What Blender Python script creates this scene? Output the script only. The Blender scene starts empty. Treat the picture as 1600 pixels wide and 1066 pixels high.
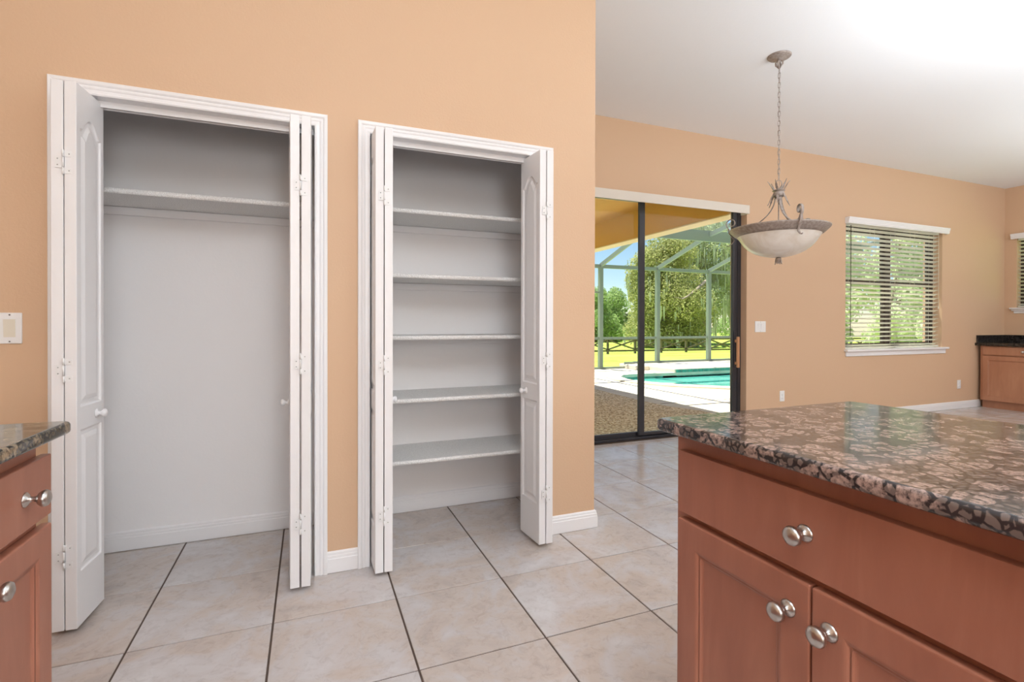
import bpy, bmesh, math, random
from mathutils import Vector, Matrix
random.seed(7)
S = bpy.context.scene
C = S.collection
PI = math.pi
def R(a): return math.radians(a)

# ------------------------------------------------------------------ camera
cam_d = bpy.data.cameras.new('camera')
cam = bpy.data.objects.new('camera', cam_d); C.objects.link(cam); S.camera = cam
cam_d.sensor_width = 36.0; cam_d.sensor_fit = 'HORIZONTAL'
cam_d.lens = 787.0 / 1600 * 36
cam_d.shift_y = -24.8 / 1600
cam_d.clip_start = 0.02; cam_d.clip_end = 500
yaw, pit, rol = R(21.98), R(-0.296), R(0.129)
Fw = Vector((math.sin(yaw)*math.cos(pit), math.cos(yaw)*math.cos(pit), math.sin(pit)))
R0 = Vector((math.cos(yaw), -math.sin(yaw), 0)); U0 = R0.cross(Fw)
Rr = R0*math.cos(rol) + U0*math.sin(rol); Uu = U0*math.cos(rol) - R0*math.sin(rol)
cam.matrix_world = Matrix(((Rr.x, Uu.x, -Fw.x, 0), (Rr.y, Uu.y, -Fw.y, 0), (Rr.z, Uu.z, -Fw.z, 1.13), (0, 0, 0, 1)))

# ------------------------------------------------------------------ sky, sun, lights
W = bpy.data.worlds.new('sky'); S.world = W; W.use_nodes = True
wn = W.node_tree.nodes; wl = W.node_tree.links; wn.clear()
wo = wn.new('ShaderNodeOutputWorld'); wb = wn.new('ShaderNodeBackground'); sk = wn.new('ShaderNodeTexSky')
sk.sky_type = 'NISHITA'; sk.sun_disc = False; sk.sun_elevation = R(62); sk.sun_rotation = R(-24)
sk.air_density = 1.0; sk.dust_density = 0.0; sk.ozone_density = 3.0
wb.inputs['Strength'].default_value = 0.09
wl.new(sk.outputs[0], wb.inputs[0]); wl.new(wb.outputs[0], wo.inputs[0])

def light(name, kind, loc, power, color=(1, 1, 1), size=1.0, size_y=None, rot=(0, 0, 0)):
    d = bpy.data.lights.new(name, kind); d.energy = power; d.color = color
    if kind == 'AREA':
        d.size = size
        if size_y: d.shape = 'RECTANGLE'; d.size_y = size_y
    elif kind == 'POINT': d.shadow_soft_size = size
    o = bpy.data.objects.new(name, d); C.objects.link(o); o.location = loc; o.rotation_euler = rot
    return o
sun = light('sun', 'SUN', (0, 0, 20), 6.0, (1.0, 0.96, 0.88))
sun.data.angle = R(0.6)
sun.rotation_euler = Vector((-0.15, 0.20, 0.93)).to_track_quat('Z', 'Y').to_euler()
LC = (0.84, 0.93, 1.0)
light('kitchen_light', 'POINT', (0.2, -0.3, 2.5), 24, LC, 0.3)
light('kitchen_rear_fill', 'POINT', (0.3, -1.8, 1.4), 58, LC, 0.5)  # added fill from behind the camera, lifts the closet interiors
light('kitchen_bounce_fill', 'AREA', (0.3, -0.9, 1.9), 27, LC, 0.9, rot=(PI, 0, 0))  # added upward area light, bounces off the kitchen ceiling as fill
light('dining_bounce_fill', 'AREA', (3.7, 0.6, 1.7), 40, LC, 1.4, rot=(PI, 0, 0))  # added uplight with no fixture, brightens the dining ceiling
light('family_bounce_fill', 'AREA', (7.0, 0.6, 1.7), 41, LC, 1.4, rot=(PI, 0, 0))  # another added uplight, for the ceiling on the family room side
light('breakfast_fill', 'POINT', (4.0, -1.8, 2.0), 40, LC, 0.5)  # added unseen fill, placed clear of the slider's reflections
light('family_room_fill', 'POINT', (8.1, 1.0, 1.8), 18, LC, 0.4)  # added unseen fill for the far right part of the room

S.view_settings.view_transform = 'Standard'
try: S.view_settings.look = 'None'
except Exception: pass
S.view_settings.gamma = 1.0; S.view_settings.use_curve_mapping = False
S.view_settings.exposure = 0.78

# ------------------------------------------------------------------ materials
def lin(r, g, b):
    f = lambda c: (c/255/12.92 if c/255 <= 0.04045 else ((c/255+0.055)/1.055)**2.4)
    return (f(r), f(g), f(b), 1)
class Mat:
    def __init__(s, name, col=(200, 200, 200), rough=0.5, metal=0.0, spec=0.5, ior=None):
        s.m = bpy.data.materials.new(name); s.m.use_nodes = True
        s.n = s.m.node_tree.nodes; s.l = s.m.node_tree.links
        s.b = s.n['Principled BSDF']; s.out = s.n['Material Output']
        s.set('Base Color', lin(*col)); s.set('Roughness', rough); s.set('Metallic', metal)
        s.set('Specular IOR Level', spec)
        s._c = None
    def set(s, k, v): s.b.inputs[k].default_value = v
    def co(s, kind='Object', scale=(1, 1, 1), rand=0):
        t = s.n.new('ShaderNodeTexCoord'); mp = s.n.new('ShaderNodeMapping'); mp.inputs['Scale'].default_value = scale
        s.l.new(t.outputs[kind], mp.inputs['Vector'])
        if rand:
            oi = s.n.new('ShaderNodeObjectInfo'); mu = s.n.new('ShaderNodeMath'); mu.operation = 'MULTIPLY'; mu.inputs[1].default_value = rand
            s.l.new(oi.outputs['Random'], mu.inputs[0]); s.l.new(mu.outputs[0], mp.inputs['Location'])
        return mp.outputs[0]
    def noise(s, vec, scale=5, detail=4, rough=0.5, dist=0.0):
        t = s.n.new('ShaderNodeTexNoise'); t.inputs['Scale'].default_value = scale; t.inputs['Detail'].default_value = detail
        t.inputs['Roughness'].default_value = rough; t.inputs['Distortion'].default_value = dist
        s.l.new(vec, t.inputs['Vector']); return t.outputs['Fac']
    def voro(s, vec, scale=5, feature='F1', out='Distance', rnd=1.0):
        t = s.n.new('ShaderNodeTexVoronoi'); t.inputs['Scale'].default_value = scale; t.feature = feature
        t.inputs['Randomness'].default_value = rnd
        s.l.new(vec, t.inputs['Vector']); return t.outputs[out]
    def ramp(s, fac, stops):
        r = s.n.new('ShaderNodeValToRGB'); e = r.color_ramp.elements
        while len(e) < len(stops): e.new(0.5)
        for i, (p, c) in enumerate(stops):
            e[i].position = p; e[i].color = lin(*c) if len(c) == 3 else c
        s.l.new(fac, r.inputs['Fac']); return r.outputs['Color']
    def mix(s, fac, a, b, mode='MIX'):
        x = s.n.new('ShaderNodeMix'); x.data_type = 'RGBA'; x.blend_type = mode
        for i, v in ((0, fac), (6, a), (7, b)):
            if isinstance(v, (int, float)): x.inputs[i].default_value = v
            elif isinstance(v, tuple): x.inputs[i].default_value = lin(*v) if len(v) == 3 else v
            else: s.l.new(v, x.inputs[i])
        return x.outputs[2]
    def col(s, o): s.l.new(o, s.b.inputs['Base Color'])
    def bump(s, h, strength=0.3, dist=0.005):
        b = s.n.new('ShaderNodeBump'); b.inputs['Strength'].default_value = strength; b.inputs['Distance'].default_value = dist
        s.l.new(h, b.inputs['Height']); s.l.new(b.outputs[0], s.b.inputs['Normal'])
M = {}
def mk(name, *a, **k):
    M[name] = Mat(name, *a, **k); return M[name]

m = mk('orange_wall', (218, 184, 152), 0.55, spec=0.35); v = m.co(); m.bump(m.noise(v, 90, 4, 0.6), 0.22, 0.004)
m = mk('ceiling_white', (245, 245, 246), 0.8, spec=0.2); v = m.co(); m.bump(m.noise(v, 70, 4, 0.6), 0.2, 0.004)
m = mk('closet_white', (246, 244, 244), 0.65, spec=0.3); v = m.co(); m.bump(m.noise(v, 80, 3, 0.5), 0.12, 0.003)
mk('white_paint', (240, 239, 240), 0.38, spec=0.45)
mk('trim_paint', (242, 241, 242), 0.3, spec=0.5)
m = mk('shelf_liner', (236, 234, 230), 0.6); v = m.co()
f = m.noise(v, 260, 3, 0.6); m.col(m.ramp(f, [(0.35, (212, 210, 208)), (0.62, (250, 249, 247))])); m.bump(m.noise(v, 160, 3), 0.7, 0.004)
m = mk('grout', (96, 82, 74), 0.85, spec=0.2)
m = mk('floor_tile', (214, 206, 202), 0.19, spec=0.45)
v = m.co('Object', (1, 1, 1), 37.0)
a = m.ramp(m.noise(v, 4.5, 6, 0.6, 0.6), [(0.30, (180, 166, 158)), (0.44, (200, 184, 172)), (0.56, (202, 196, 196)), (0.72, (216, 214, 216))])
b_ = m.ramp(m.noise(v, 26, 6, 0.7, 0.8), [(0.35, (172, 160, 153)), (0.5, (203, 196, 192))])
c_ = m.mix(0.35, a, b_)
sp = m.ramp(m.noise(m.co('Object', (1.0, 1.6, 1), 11.0), 42, 3, 0.6, 0.4), [(0.0, (0, 0, 0)), (0.66, (0, 0, 0)), (0.74, (150, 150, 150))])
c_ = m.mix(sp, c_, (160, 148, 144))
m.col(c_); rr = m.noise(v, 20, 3); m.bump(rr, 0.05, 0.001)
def granite(name, pink, dark, grey, scale):
    m = mk(name, pink, 0.08, spec=0.6); v = m.co()
    n = m.noise(v, 55, 3, 0.6)
    add = m.n.new('ShaderNodeVectorMath'); add.operation = 'MULTIPLY_ADD'
    m.l.new(n, add.inputs[0]); add.inputs[1].default_value = (0.008, 0.008, 0.008); m.l.new(v, add.inputs[2])
    w = add.outputs[0]
    d = m.voro(w, scale, 'DISTANCE_TO_EDGE'); cc = m.voro(w, scale, 'F1', 'Color'); d2 = m.voro(w, scale*2.6, 'DISTANCE_TO_EDGE')
    bwn = m.n.new('ShaderNodeSeparateColor'); m.l.new(cc, bwn.inputs[0]); rnd_ = m.ramp(bwn.outputs[0], [(0.0, (0, 0, 0)), (0.20, (0, 0, 0)), (0.24, (255, 255, 255))])
    blob = m.mix(1.0, m.ramp(d, [(0.0, (0, 0, 0)), (0.055, (0, 0, 0)), (0.10, (255, 255, 255))]), rnd_, 'MULTIPLY')
    f1 = m.voro(w, scale); blob = m.mix(1.0, blob, m.ramp(f1, [(0.0, (255, 255, 255)), (0.66, (255, 255, 255)), (0.74, (0, 0, 0))]), 'MULTIPLY')
    blob2 = m.ramp(d2, [(0.0, (0, 0, 0)), (0.10, (0, 0, 0)), (0.17, (255, 255, 255))])
    inner = m.ramp(m.noise(w, scale*4.2, 4, 0.65), [(0.34, dark), (0.43, tuple(int(x*0.75) for x in pink)), (0.55, pink), (0.72, tuple(min(255, int(x*1.2)) for x in pink))])
    matrix = m.mix(blob2, dark, grey)
    m.col(m.mix(blob, matrix, inner))
    return m
granite('granite', (158, 134, 124), (46, 41, 42), (108, 94, 88), 30)
granite('granite_olive', (138, 122, 100), (44, 42, 38), (98, 90, 76), 30)
granite('granite_black', (64, 62, 60), (14, 14, 16), (40, 38, 38), 34)
def wood(name, a, b, c, rough=0.33):
    m = mk(name, a, rough, spec=0.45); v = m.co('Object', (9, 9, 1.6))
    f = m.noise(v, 1.6, 6, 0.6, 0.9)
    g = m.noise(m.co('Object', (3, 3, 1.2)), 2.2, 3)
    base = m.ramp(f, [(0.3, a), (0.52, b), (0.72, c)])
    m.col(m.mix(0.35, base, m.ramp(g, [(0.35, a), (0.65, c)])))
    m.bump(m.noise(v, 9, 4), 0.04, 0.001)
wood('cherry_wood', (154, 98, 78), (165, 107, 85), (177, 120, 97))
wood('cherry_wood_light', (176, 122, 94), (186, 132, 102), (196, 144, 114))
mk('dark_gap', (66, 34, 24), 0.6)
m = mk('brushed_nickel', (196, 192, 188), 0.28, metal=1.0)
mk('hinge_white', (238, 238, 238), 0.35)
mk('plate_grey', (176, 174, 172), 0.4)
mk('screw_metal', (120, 118, 116), 0.35, metal=1.0)
mk('bronze_frame', (62, 50, 42), 0.45, spec=0.5)
mk('charcoal_frame', (52, 52, 58), 0.35, spec=0.5)
mk('handle_wood', (196, 140, 100), 0.4)
m = mk('blind_white', (248, 247, 240), 0.45)
tl = m.n.new('ShaderNodeBsdfTranslucent'); tl.inputs[0].default_value = lin(250, 248, 232)
ms = m.n.new('ShaderNodeMixShader'); ms.inputs[0].default_value = 0.45
m.l.new(m.b.outputs[0], ms.inputs[1]); m.l.new(tl.outputs[0], ms.inputs[2]); m.l.new(ms.outputs[0], m.out.inputs[0])
m = mk('plastic_white', (240, 240, 240), 0.3)
m = mk('plastic_ivory', (232, 226, 210), 0.35)
m = mk('valance_fabric', (228, 220, 208), 0.75); v = m.co(); m.bump(m.noise(v, 150, 3), 0.4, 0.003)
m = mk('lamp_metal', (150, 138, 130), 0.5, metal=0.35); v = m.co(); f = m.noise(v, 60, 4, 0.6)
m.col(m.ramp(f, [(0.25, (140, 127, 118)), (0.5, (166, 154, 146)), (0.8, (194, 184, 176))])); m.bump(f, 0.06, 0.002)
m = mk('lamp_glass', (238, 232, 222), 0.3, spec=0.5); m.set('Subsurface Weight', 0.3); m.set('Subsurface Radius', (0.05, 0.045, 0.04))
v = m.co(); m.col(m.ramp(m.noise(v, 9, 4, 0.6, 1.0), [(0.35, (230, 222, 210)), (0.65, (246, 242, 235))]))
# clear window glass: thin pane
g = Mat('window_glass'); M['glass'] = g
g.n.remove(g.b); tr = g.n.new('ShaderNodeBsdfTransparent'); gl = g.n.new('ShaderNodeBsdfGlossy'); gl.inputs['Roughness'].default_value = 0.01
tr.inputs[0].default_value = (0.94, 0.97, 0.955, 1)
fr = g.n.new('ShaderNodeFresnel'); fr.inputs[0].default_value = 1.35; mx = g.n.new('ShaderNodeMixShader')
ge = g.n.new('ShaderNodeNewGeometry'); mu = g.n.new('ShaderNodeMath'); mu.operation = 'MULTIPLY'; sb = g.n.new('ShaderNodeMath'); sb.operation = 'SUBTRACT'; sb.inputs[0].default_value = 1.0
g.l.new(ge.outputs['Backfacing'], sb.inputs[1]); g.l.new(fr.outputs[0], mu.inputs[0]); g.l.new(sb.outputs[0], mu.inputs[1])
g.l.new(mu.outputs[0], mx.inputs[0]); g.l.new(tr.outputs[0], mx.inputs[1]); g.l.new(gl.outputs[0], mx.inputs[2]); g.l.new(mx.outputs[0], g.out.inputs[0])
# outdoors
m = mk('aggregate_deck', (150, 135, 112), 0.8); v = m.co(); c = m.voro(v, 48, 'F1', 'Color'); d = m.voro(v, 48)
bw = m.n.new('ShaderNodeRGBToBW'); m.l.new(c, bw.inputs[0])
m.col(m.ramp(bw.outputs[0], [(0.2, (160, 132, 92)), (0.5, (222, 194, 150)), (0.8, (250, 234, 200))])); m.bump(d, 0.6, 0.004)
m = mk('pool_deck', (236, 230, 220), 0.8); v = m.co(); m.col(m.ramp(m.noise(v, 3, 5), [(0.3, (214, 202, 184)), (0.7, (230, 220, 204))]))
m = mk('pool_tile', (58, 150, 132), 0.2); v = m.co('Object', (1, 1, 1), 9.0); m.col(m.ramp(m.noise(v, 7, 4), [(0.3, (48, 132, 118)), (0.7, (92, 176, 156))]))
mk('pool_shell', (140, 226, 212), 0.6)
m = mk('water', (112, 216, 202), 0.04, spec=0.6); m.set('Transmission Weight', 0.35); m.set('IOR', 1.33); v = m.co(); m.bump(m.noise(v, 5, 3), 0.15, 0.01)
m = mk('lawn', (120, 150, 60), 0.9, spec=0.1); v = m.co()
m.col(m.mix(0.4, m.ramp(m.noise(v, 0.35, 4), [(0.35, (140, 164, 62)), (0.65, (188, 206, 98))]), m.ramp(m.noise(v, 6, 4), [(0.3, (122, 148, 52)), (0.7, (198, 212, 110))])))
mk('screen_frame', (136, 146, 132), 0.5)
m = mk('fence_wood', (110, 98, 84), 0.8); v = m.co('Object', (3, 3, 3)); m.col(m.ramp(m.noise(v, 3, 4), [(0.3, (88, 78, 66)), (0.7, (134, 120, 102))]))
m = mk('lanai_stucco', (226, 178, 98), 0.85); v = m.co(); m.bump(m.noise(v, 60, 4), 0.2, 0.004)
mk('lanai_fascia_lit', (244, 222, 178), 0.7)  # paler than the stucco: the lit beam underside put into the colour
def leafmat(name, a, b, c):
    m = mk(name, a, 0.6, spec=0.25); v = m.co(); f = m.noise(v, 0.9, 3, 0.6); f2 = m.noise(v, 7, 3, 0.7)
    m.col(m.mix(0.5, m.ramp(f, [(0.3, a), (0.5, b), (0.7, c)]), m.ramp(f2, [(0.3, a), (0.7, c)])))
    m.set('Transmission Weight', 0.0)
    tl = m.n.new('ShaderNodeBsdfTranslucent'); tl.inputs[0].default_value = lin(*c)
    ms = m.n.new('ShaderNodeMixShader'); ms.inputs[0].default_value = 0.42
    m.l.new(m.b.outputs[0], ms.inputs[1]); m.l.new(tl.outputs[0], ms.inputs[2]); m.l.new(ms.outputs[0], m.out.inputs[0])
leafmat('leaf_magnolia', (112, 126, 66), (158, 164, 100), (204, 202, 140))
leafmat('leaf_oak', (146, 162, 108), (182, 194, 142), (216, 222, 182))
leafmat('leaf_garden', (190, 202, 150), (216, 224, 184), (236, 240, 214))
leafmat('leaf_far', (128, 156, 92), (156, 180, 114), (184, 204, 140))
mk('spanish_moss', (208, 210, 188), 0.9, spec=0.1)
m = mk('bark', (142, 128, 110), 0.9, spec=0.1); v = m.co('Object', (4, 4, 1)); m.col(m.ramp(m.noise(v, 3, 4), [(0.3, (112, 100, 86)), (0.7, (182, 168, 148))]))

# ------------------------------------------------------------------ mesh helpers
class MB:
    def __init__(s): s.v = []; s.f = []; s.sm = []
    def add(s, vs, fs, smooth=False):
        o = len(s.v); s.v += [tuple(p) for p in vs]; s.f += [tuple(i+o for i in f) for f in fs]; s.sm += [smooth]*len(fs); return s
    def box(s, x0, x1, y0, y1, z0, z1):
        x0, x1 = min(x0, x1), max(x0, x1); y0, y1 = min(y0, y1), max(y0, y1); z0, z1 = min(z0, z1), max(z0, z1)
        return s.add([(x0,y0,z0),(x1,y0,z0),(x1,y1,z0),(x0,y1,z0),(x0,y0,z1),(x1,y0,z1),(x1,y1,z1),(x0,y1,z1)],
              [(0,3,2,1),(4,5,6,7),(0,1,5,4),(1,2,6,5),(2,3,7,6),(3,0,4,7)])
    def obox(s, p, q, w, h, up=(0, 0, 1)):     # beam from p to q
        p, q = Vector(p), Vector(q); d = (q-p).normalized(); u = Vector(up)
        r = d.cross(u)
        if r.length < 1e-4: r = d.cross(Vector((1, 0, 0)))
        r.normalize(); u = r.cross(d).normalized(); r = r*w/2; u = u*h/2
        vs = [p-r-u, p+r-u, p+r+u, p-r+u, q-r-u, q+r-u, q+r+u, q-r+u]
        return s.add(vs, [(0,1,2,3),(7,6,5,4),(0,4,5,1),(1,5,6,2),(2,6,7,3),(3,7,4,0)])
    def lathe(s, prof, c=(0, 0, 0), n=24, axis='z', M_=None):
        vs = []; fs = []
        for r, z in prof:
            for k in range(n):
                a = 2*PI*k/n; vs.append(Vector((r*math.cos(a), r*math.sin(a), z)))
        for i in range(len(prof)-1):
            for k in range(n):
                k2 = (k+1) % n; fs.append((i*n+k, i*n+k2, (i+1)*n+k2, (i+1)*n+k))
        if prof[0][0] > 1e-5: fs.append(tuple(reversed(range(n))))
        if prof[-1][0] > 1e-5: fs.append(tuple((len(prof)-1)*n+k for k in range(n)))
        Q = {'z': Matrix.Identity(3), 'x': Matrix(((0,0,1),(1,0,0),(0,1,0))), '-x': Matrix(((0,0,-1),(1,0,0),(0,-1,0))), '-y': Matrix(((1,0,0),(0,0,-1),(0,1,0)))}[axis] if M_ is None else M_
        return s.add([Q @ p + Vector(c) for p in vs], fs, True)
    def tube(s, pts, r, n=8, flat=None, closed=False):
        pts = [Vector(p) for p in pts]; N = len(pts); vs = []; fs = []
        rr = r if isinstance(r, (list, tuple)) else [r]*N
        ref = None
        for i, p in enumerate(pts):
            a = pts[(i-1) % N] if (i or closed) else pts[0]; b = pts[(i+1) % N] if (i < N-1 or closed) else pts[-1]
            t = (b-a).normalized()
            if ref is None:
                ref = Vector((0, 0, 1)) if abs(t.z) < 0.9 else Vector((1, 0, 0))
                if flat is not None: ref = Vector(flat)
            u = ref - t*ref.dot(t); u.normalize(); w = t.cross(u)
            if flat is None: ref = u
            for k in range(n):
                q = 2*PI*k/n
                vs.append(p + u*rr[i]*math.cos(q) + w*rr[i]*(0.35 if flat is not None else 1)*math.sin(q))
        for i in range(N if closed else N-1):
            for k in range(n):
                j = (i+1) % N; fs.append((i*n+k, i*n+(k+1) % n, j*n+(k+1) % n, j*n+k))
        if not closed: fs.append(tuple(reversed(range(n)))); fs.append(tuple((N-1)*n+k for k in range(n)))
        return s.add(vs, fs, True)
    def prism(s, poly, z0, z1):
        n = len(poly)
        return s.add([(x, y, z0) for x, y in poly]+[(x, y, z1) for x, y in poly],
              [tuple(reversed(range(n))), tuple(range(n, 2*n))]+[(i, (i+1) % n, n+(i+1) % n, n+i) for i in range(n)])
    def xf(s, fn): s.v = [tuple(fn(*p)) for p in s.v]; return s

LOC = {}
def link(o, parent=None):
    C.objects.link(o)
    if parent is not None: o.parent = parent
    return o
def tags(o, label=None, cat=None, group=None, kind=None):
    if label: o['label'] = label
    if cat: o['category'] = cat
    if group: o['group'] = group
    if kind: o['kind'] = kind
    return o
def empty(name, loc, label=None, cat=None, group=None, kind=None):
    o = bpy.data.objects.new(name, None); link(o); o.location = loc; o.empty_display_size = 0.05
    LOC[o] = Vector(loc); return tags(o, label, cat, group, kind)
def obj(name, mb, mat, parent=None, loc=None, bevel=0.0, label=None, cat=None, group=None, kind=None, segs=2):
    """mesh given in world coordinates; its origin is put at loc (or the parent's)"""
    o_ = Vector(loc) if loc is not None else (LOC[parent] if parent is not None else Vector((0, 0, 0)))
    me = bpy.data.meshes.new(name)
    me.from_pydata([(p[0]-o_.x, p[1]-o_.y, p[2]-o_.z) for p in mb.v], [], mb.f)
    me.polygons.foreach_set('use_smooth', mb.sm); me.update()
    me.materials.append(M[mat].m)
    o = bpy.data.objects.new(name, me); link(o, parent); LOC[o] = o_
    po = LOC[parent] if parent is not None else Vector((0, 0, 0))
    o.location = o_ - po
    if bevel:
        b = o.modifiers.new('bevel', 'BEVEL'); b.width = bevel; b.segments = segs; b.limit_method = 'ANGLE'; b.angle_limit = R(40)
    return tags(o, label, cat, group, kind)
def struct(name, mb, mat, parent=None, **k):
    return obj(name, mb, mat, parent, kind='structure', **k)

def slab(w, h, T, feats, Mp):
    """door leaf: local s 0..w, t 0 (front)..T, z 0..h. feats = nested loops [(pts, depth), ...] sunk in the front"""
    bm = bmesh.new()
    outer = [bm.verts.new((0, 0, 0)), bm.verts.new((w, 0, 0)), bm.verts.new((w, 0, h)), bm.verts.new((0, 0, h))]
    back = [bm.verts.new((0, T, 0)), bm.verts.new((w, T, 0)), bm.verts.new((w, T, h)), bm.verts.new((0, T, h))]
    edges = [bm.edges.new((outer[i], outer[(i+1) % 4])) for i in range(4)]
    for i in range(4): bm.faces.new((outer[(i+1) % 4], outer[i], back[i], back[(i+1) % 4]))
    bm.faces.new(back)
    for loops in feats:
        prev = None
        for pts, dep in loops:
            cur = [bm.verts.new((x, dep, z)) for x, z in pts]; n = len(cur)
            if prev is None: edges += [bm.edges.new((cur[i], cur[(i+1) % n])) for i in range(n)]
            else:
                for i in range(n): bm.faces.new((prev[i], prev[(i+1) % n], cur[(i+1) % n], cur[i]))
            prev = cur
        bm.faces.new(prev)
    bmesh.ops.triangle_fill(bm, use_beauty=True, edges=edges, normal=(0, -1, 0))
    bmesh.ops.recalc_face_normals(bm, faces=bm.faces)
    bm.verts.index_update()
    mb = MB(); mb.add([Mp(*v.co) for v in bm.verts], [tuple(v.index for v in f.verts) for f in bm.faces]); bm.free()
    # keep orientation outward if the mapping mirrors
    a, b, c, d = (Vector(Mp(*p)) for p in ((0,0,0),(1,0,0),(0,1,0),(0,0,1)))
    if (b-a).cross(c-a).dot(d-a) < 0: mb.f = [tuple(reversed(f)) for f in mb.f]
    return mb
def rect(x0, x1, z0, z1, i=0): return [(x0+i, z0+i), (x1-i, z0+i), (x1-i, z1-i), (x0+i, z1-i)]
def archrect(x0, x1, z0, z1, rise, i=0, n=28):
    pts = [(x0+i, z0+i), (x1-i, z0+i)]
    for k in range(n+1):
        u = 1-k/n; x = x0+i+(x1-x0-2*i)*u
        bump = (1-min(1, abs(2*u-1)/0.80)**2)**1.25
        pts.append((x, z1-i-rise*(1-bump)))
    return pts

# ------------------------------------------------------------------ ROOM
YC = 2.41      # closet wall face
YF = 3.99      # far wall face
H = 3.03
XR = 9.10
CE = 1.465     # end of closet wall
A0, A1 = -0.8515, 0.0245   # wide closet opening
B0, B1 = 0.262, 1.1465    # pantry opening
OT = 2.0               # opening top

# floor: grout slab + tiles, one object each
floor = struct('floor', MB().box(-2.3, XR+0.1, -2.6, YF+0.16, -0.12, -0.004), 'grout')
P = 0.457
tile_me = None
def tile_mesh(w, d):
    g_ = 0.0034; b_ = 0.0012
    bm = MB(); x0, x1, y0, y1 = g_, w-g_, g_, d-g_
    q = [(x0,y0),(x1,y0),(x1,y1),(x0,y1)]; i_ = [(x0+b_,y0+b_),(x1-b_,y0+b_),(x1-b_,y1-b_),(x0+b_,y1-b_)]
    bm.add([(a, b, -0.006) for a, b in q]+[(a, b, -0.0018) for a, b in q]+[(a, b, 0) for a, b in i_],
      [(8,9,10,11)]+[(k, (k+1) % 4, 4+(k+1) % 4, 4+k) for k in range(4)]+[(4+k, 4+(k+1) % 4, 8+(k+1) % 4, 8+k) for k in range(4)])
    me = bpy.data.meshes.new('floor_tile'); me.from_pydata(bm.v, [], bm.f); me.materials.append(M['floor_tile'].m); me.update(); return me
full = tile_mesh(P, P)
cache = {}
X0t, Y0t = 0.333, 1.625
for ix in range(-4, 20):
    for iy in range(-4, 6):
        x, y = X0t+ix*P, Y0t+iy*P
        if y > 3.1 and x < 1.2: continue
        if y+P < 0.5 and not (-0.2 < x < 1): continue
        if x+P < -1.5 or x > XR: continue
        w = min(P, XR-x); d = min(P, (YF+0.02)-y)
        if d <= 0.01: continue
        key = (round(w, 3), round(d, 3))
        me = full if (abs(w-P) < 1e-6 and abs(d-P) < 1e-6) else cache.setdefault(key, None) or cache.__setitem__(key, tile_mesh(w, d)) or cache[key]
        o = bpy.data.objects.new('floor_tile', me); link(o, floor); o.location = (x, y, 0)

def wall_boxes(mb, axis, c0, c1, a0, a1, z0, z1, holes):
    """wall slab with rectangular holes [(h0,h1,hz0,hz1)], along x ('x') or y ('y'); c0..c1 thickness"""
    cuts = sorted({a0, a1, *[h[0] for h in holes], *[h[1] for h in holes]})
    for i in range(len(cuts)-1):
        u0, u1 = cuts[i], cuts[i+1]; um = (u0+u1)/2
        hs = sorted([(h[2], h[3]) for h in holes if h[0] < um < h[1]]); z = z0
        for hz0, hz1 in hs+[(z1, z1)]:
            if hz0 > z+1e-6:
                if axis == 'x': mb.box(u0, u1, c0, c1, z, hz0)
                else: mb.box(c0, c1, u0, u1, z, hz0)
            z = max(z, hz1)
    return mb
TH = 0.115
# the orange wall with the two closets
wc = wall_boxes(MB(), 'x', YC, YC+TH, -2.2, CE, 0, H, [(A0-0.015, A1+0.015, 0, OT+0.015), (B0-0.015, B1+0.015, 0, OT+0.015)])
wc.box(CE-TH, CE, YC+TH, YF, 0, H)
struct('wall_closets', wc, 'orange_wall')
# far wall: sliding door opening and window opening
SX0, SX1, SZ = 1.78, 4.27, 2.355
WX0, WX1, WZ0, WZ1 = 5.80, 7.65, 0.80, 2.33
FT = 0.22
struct('wall_far', wall_boxes(MB(), 'x', YF, YF+FT, CE-TH, XR+FT, -0.1, H, [(SX0, SX1, -0.1, SZ), (WX0, WX1, WZ0, WZ1)]), 'orange_wall')
# right wall with second window
VY0, VY1, VZ0, VZ1 = 2.35, 3.86, 1.33, 2.33
struct('wall_right', wall_boxes(MB(), 'y', XR, XR+FT, -2.6, YF, -0.1, H, [(VY0, VY1, VZ0, VZ1)]), 'orange_wall')
struct('wall_left', MB().box(-2.3, -2.2, -2.6, YF, 0, H), 'orange_wall')
struct('wall_back', MB().box(-2.2, XR, -2.7, -2.6, 0, H), 'orange_wall')
struct('ceiling', MB().box(-2.3, XR+FT, -2.7, YF+FT, H, H+0.12), 'ceiling_white')
# closet interiors (white)
YB = 3.02
ci = MB()
ci.box(-1.06, 1.34, YB, YB+0.06, 0, 2.6)
ci.box(-1.12, -1.06, YC+TH+0.006, YB+0.06, 0, 2.6)
ci.box(0.13, 0.19, YC+TH+0.006, YB, 0, 2.6)
ci.box(1.295, 1.345, YC+TH+0.006, YB+0.06, 0, 2.6)
ci.box(-1.12, 1.345, YC+TH+0.006, YB+0.06, 2.6, 2.66)
wall_boxes(ci, 'x', YC+TH, YC+TH+0.006, -1.12, 1.345, 0, 2.66, [(A0-0.015, A1+0.015, 0, OT+0.015), (B0-0.015, B1+0.015, 0, OT+0.015)])
struct('wall_closet_interior', ci, 'closet_white')

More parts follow.
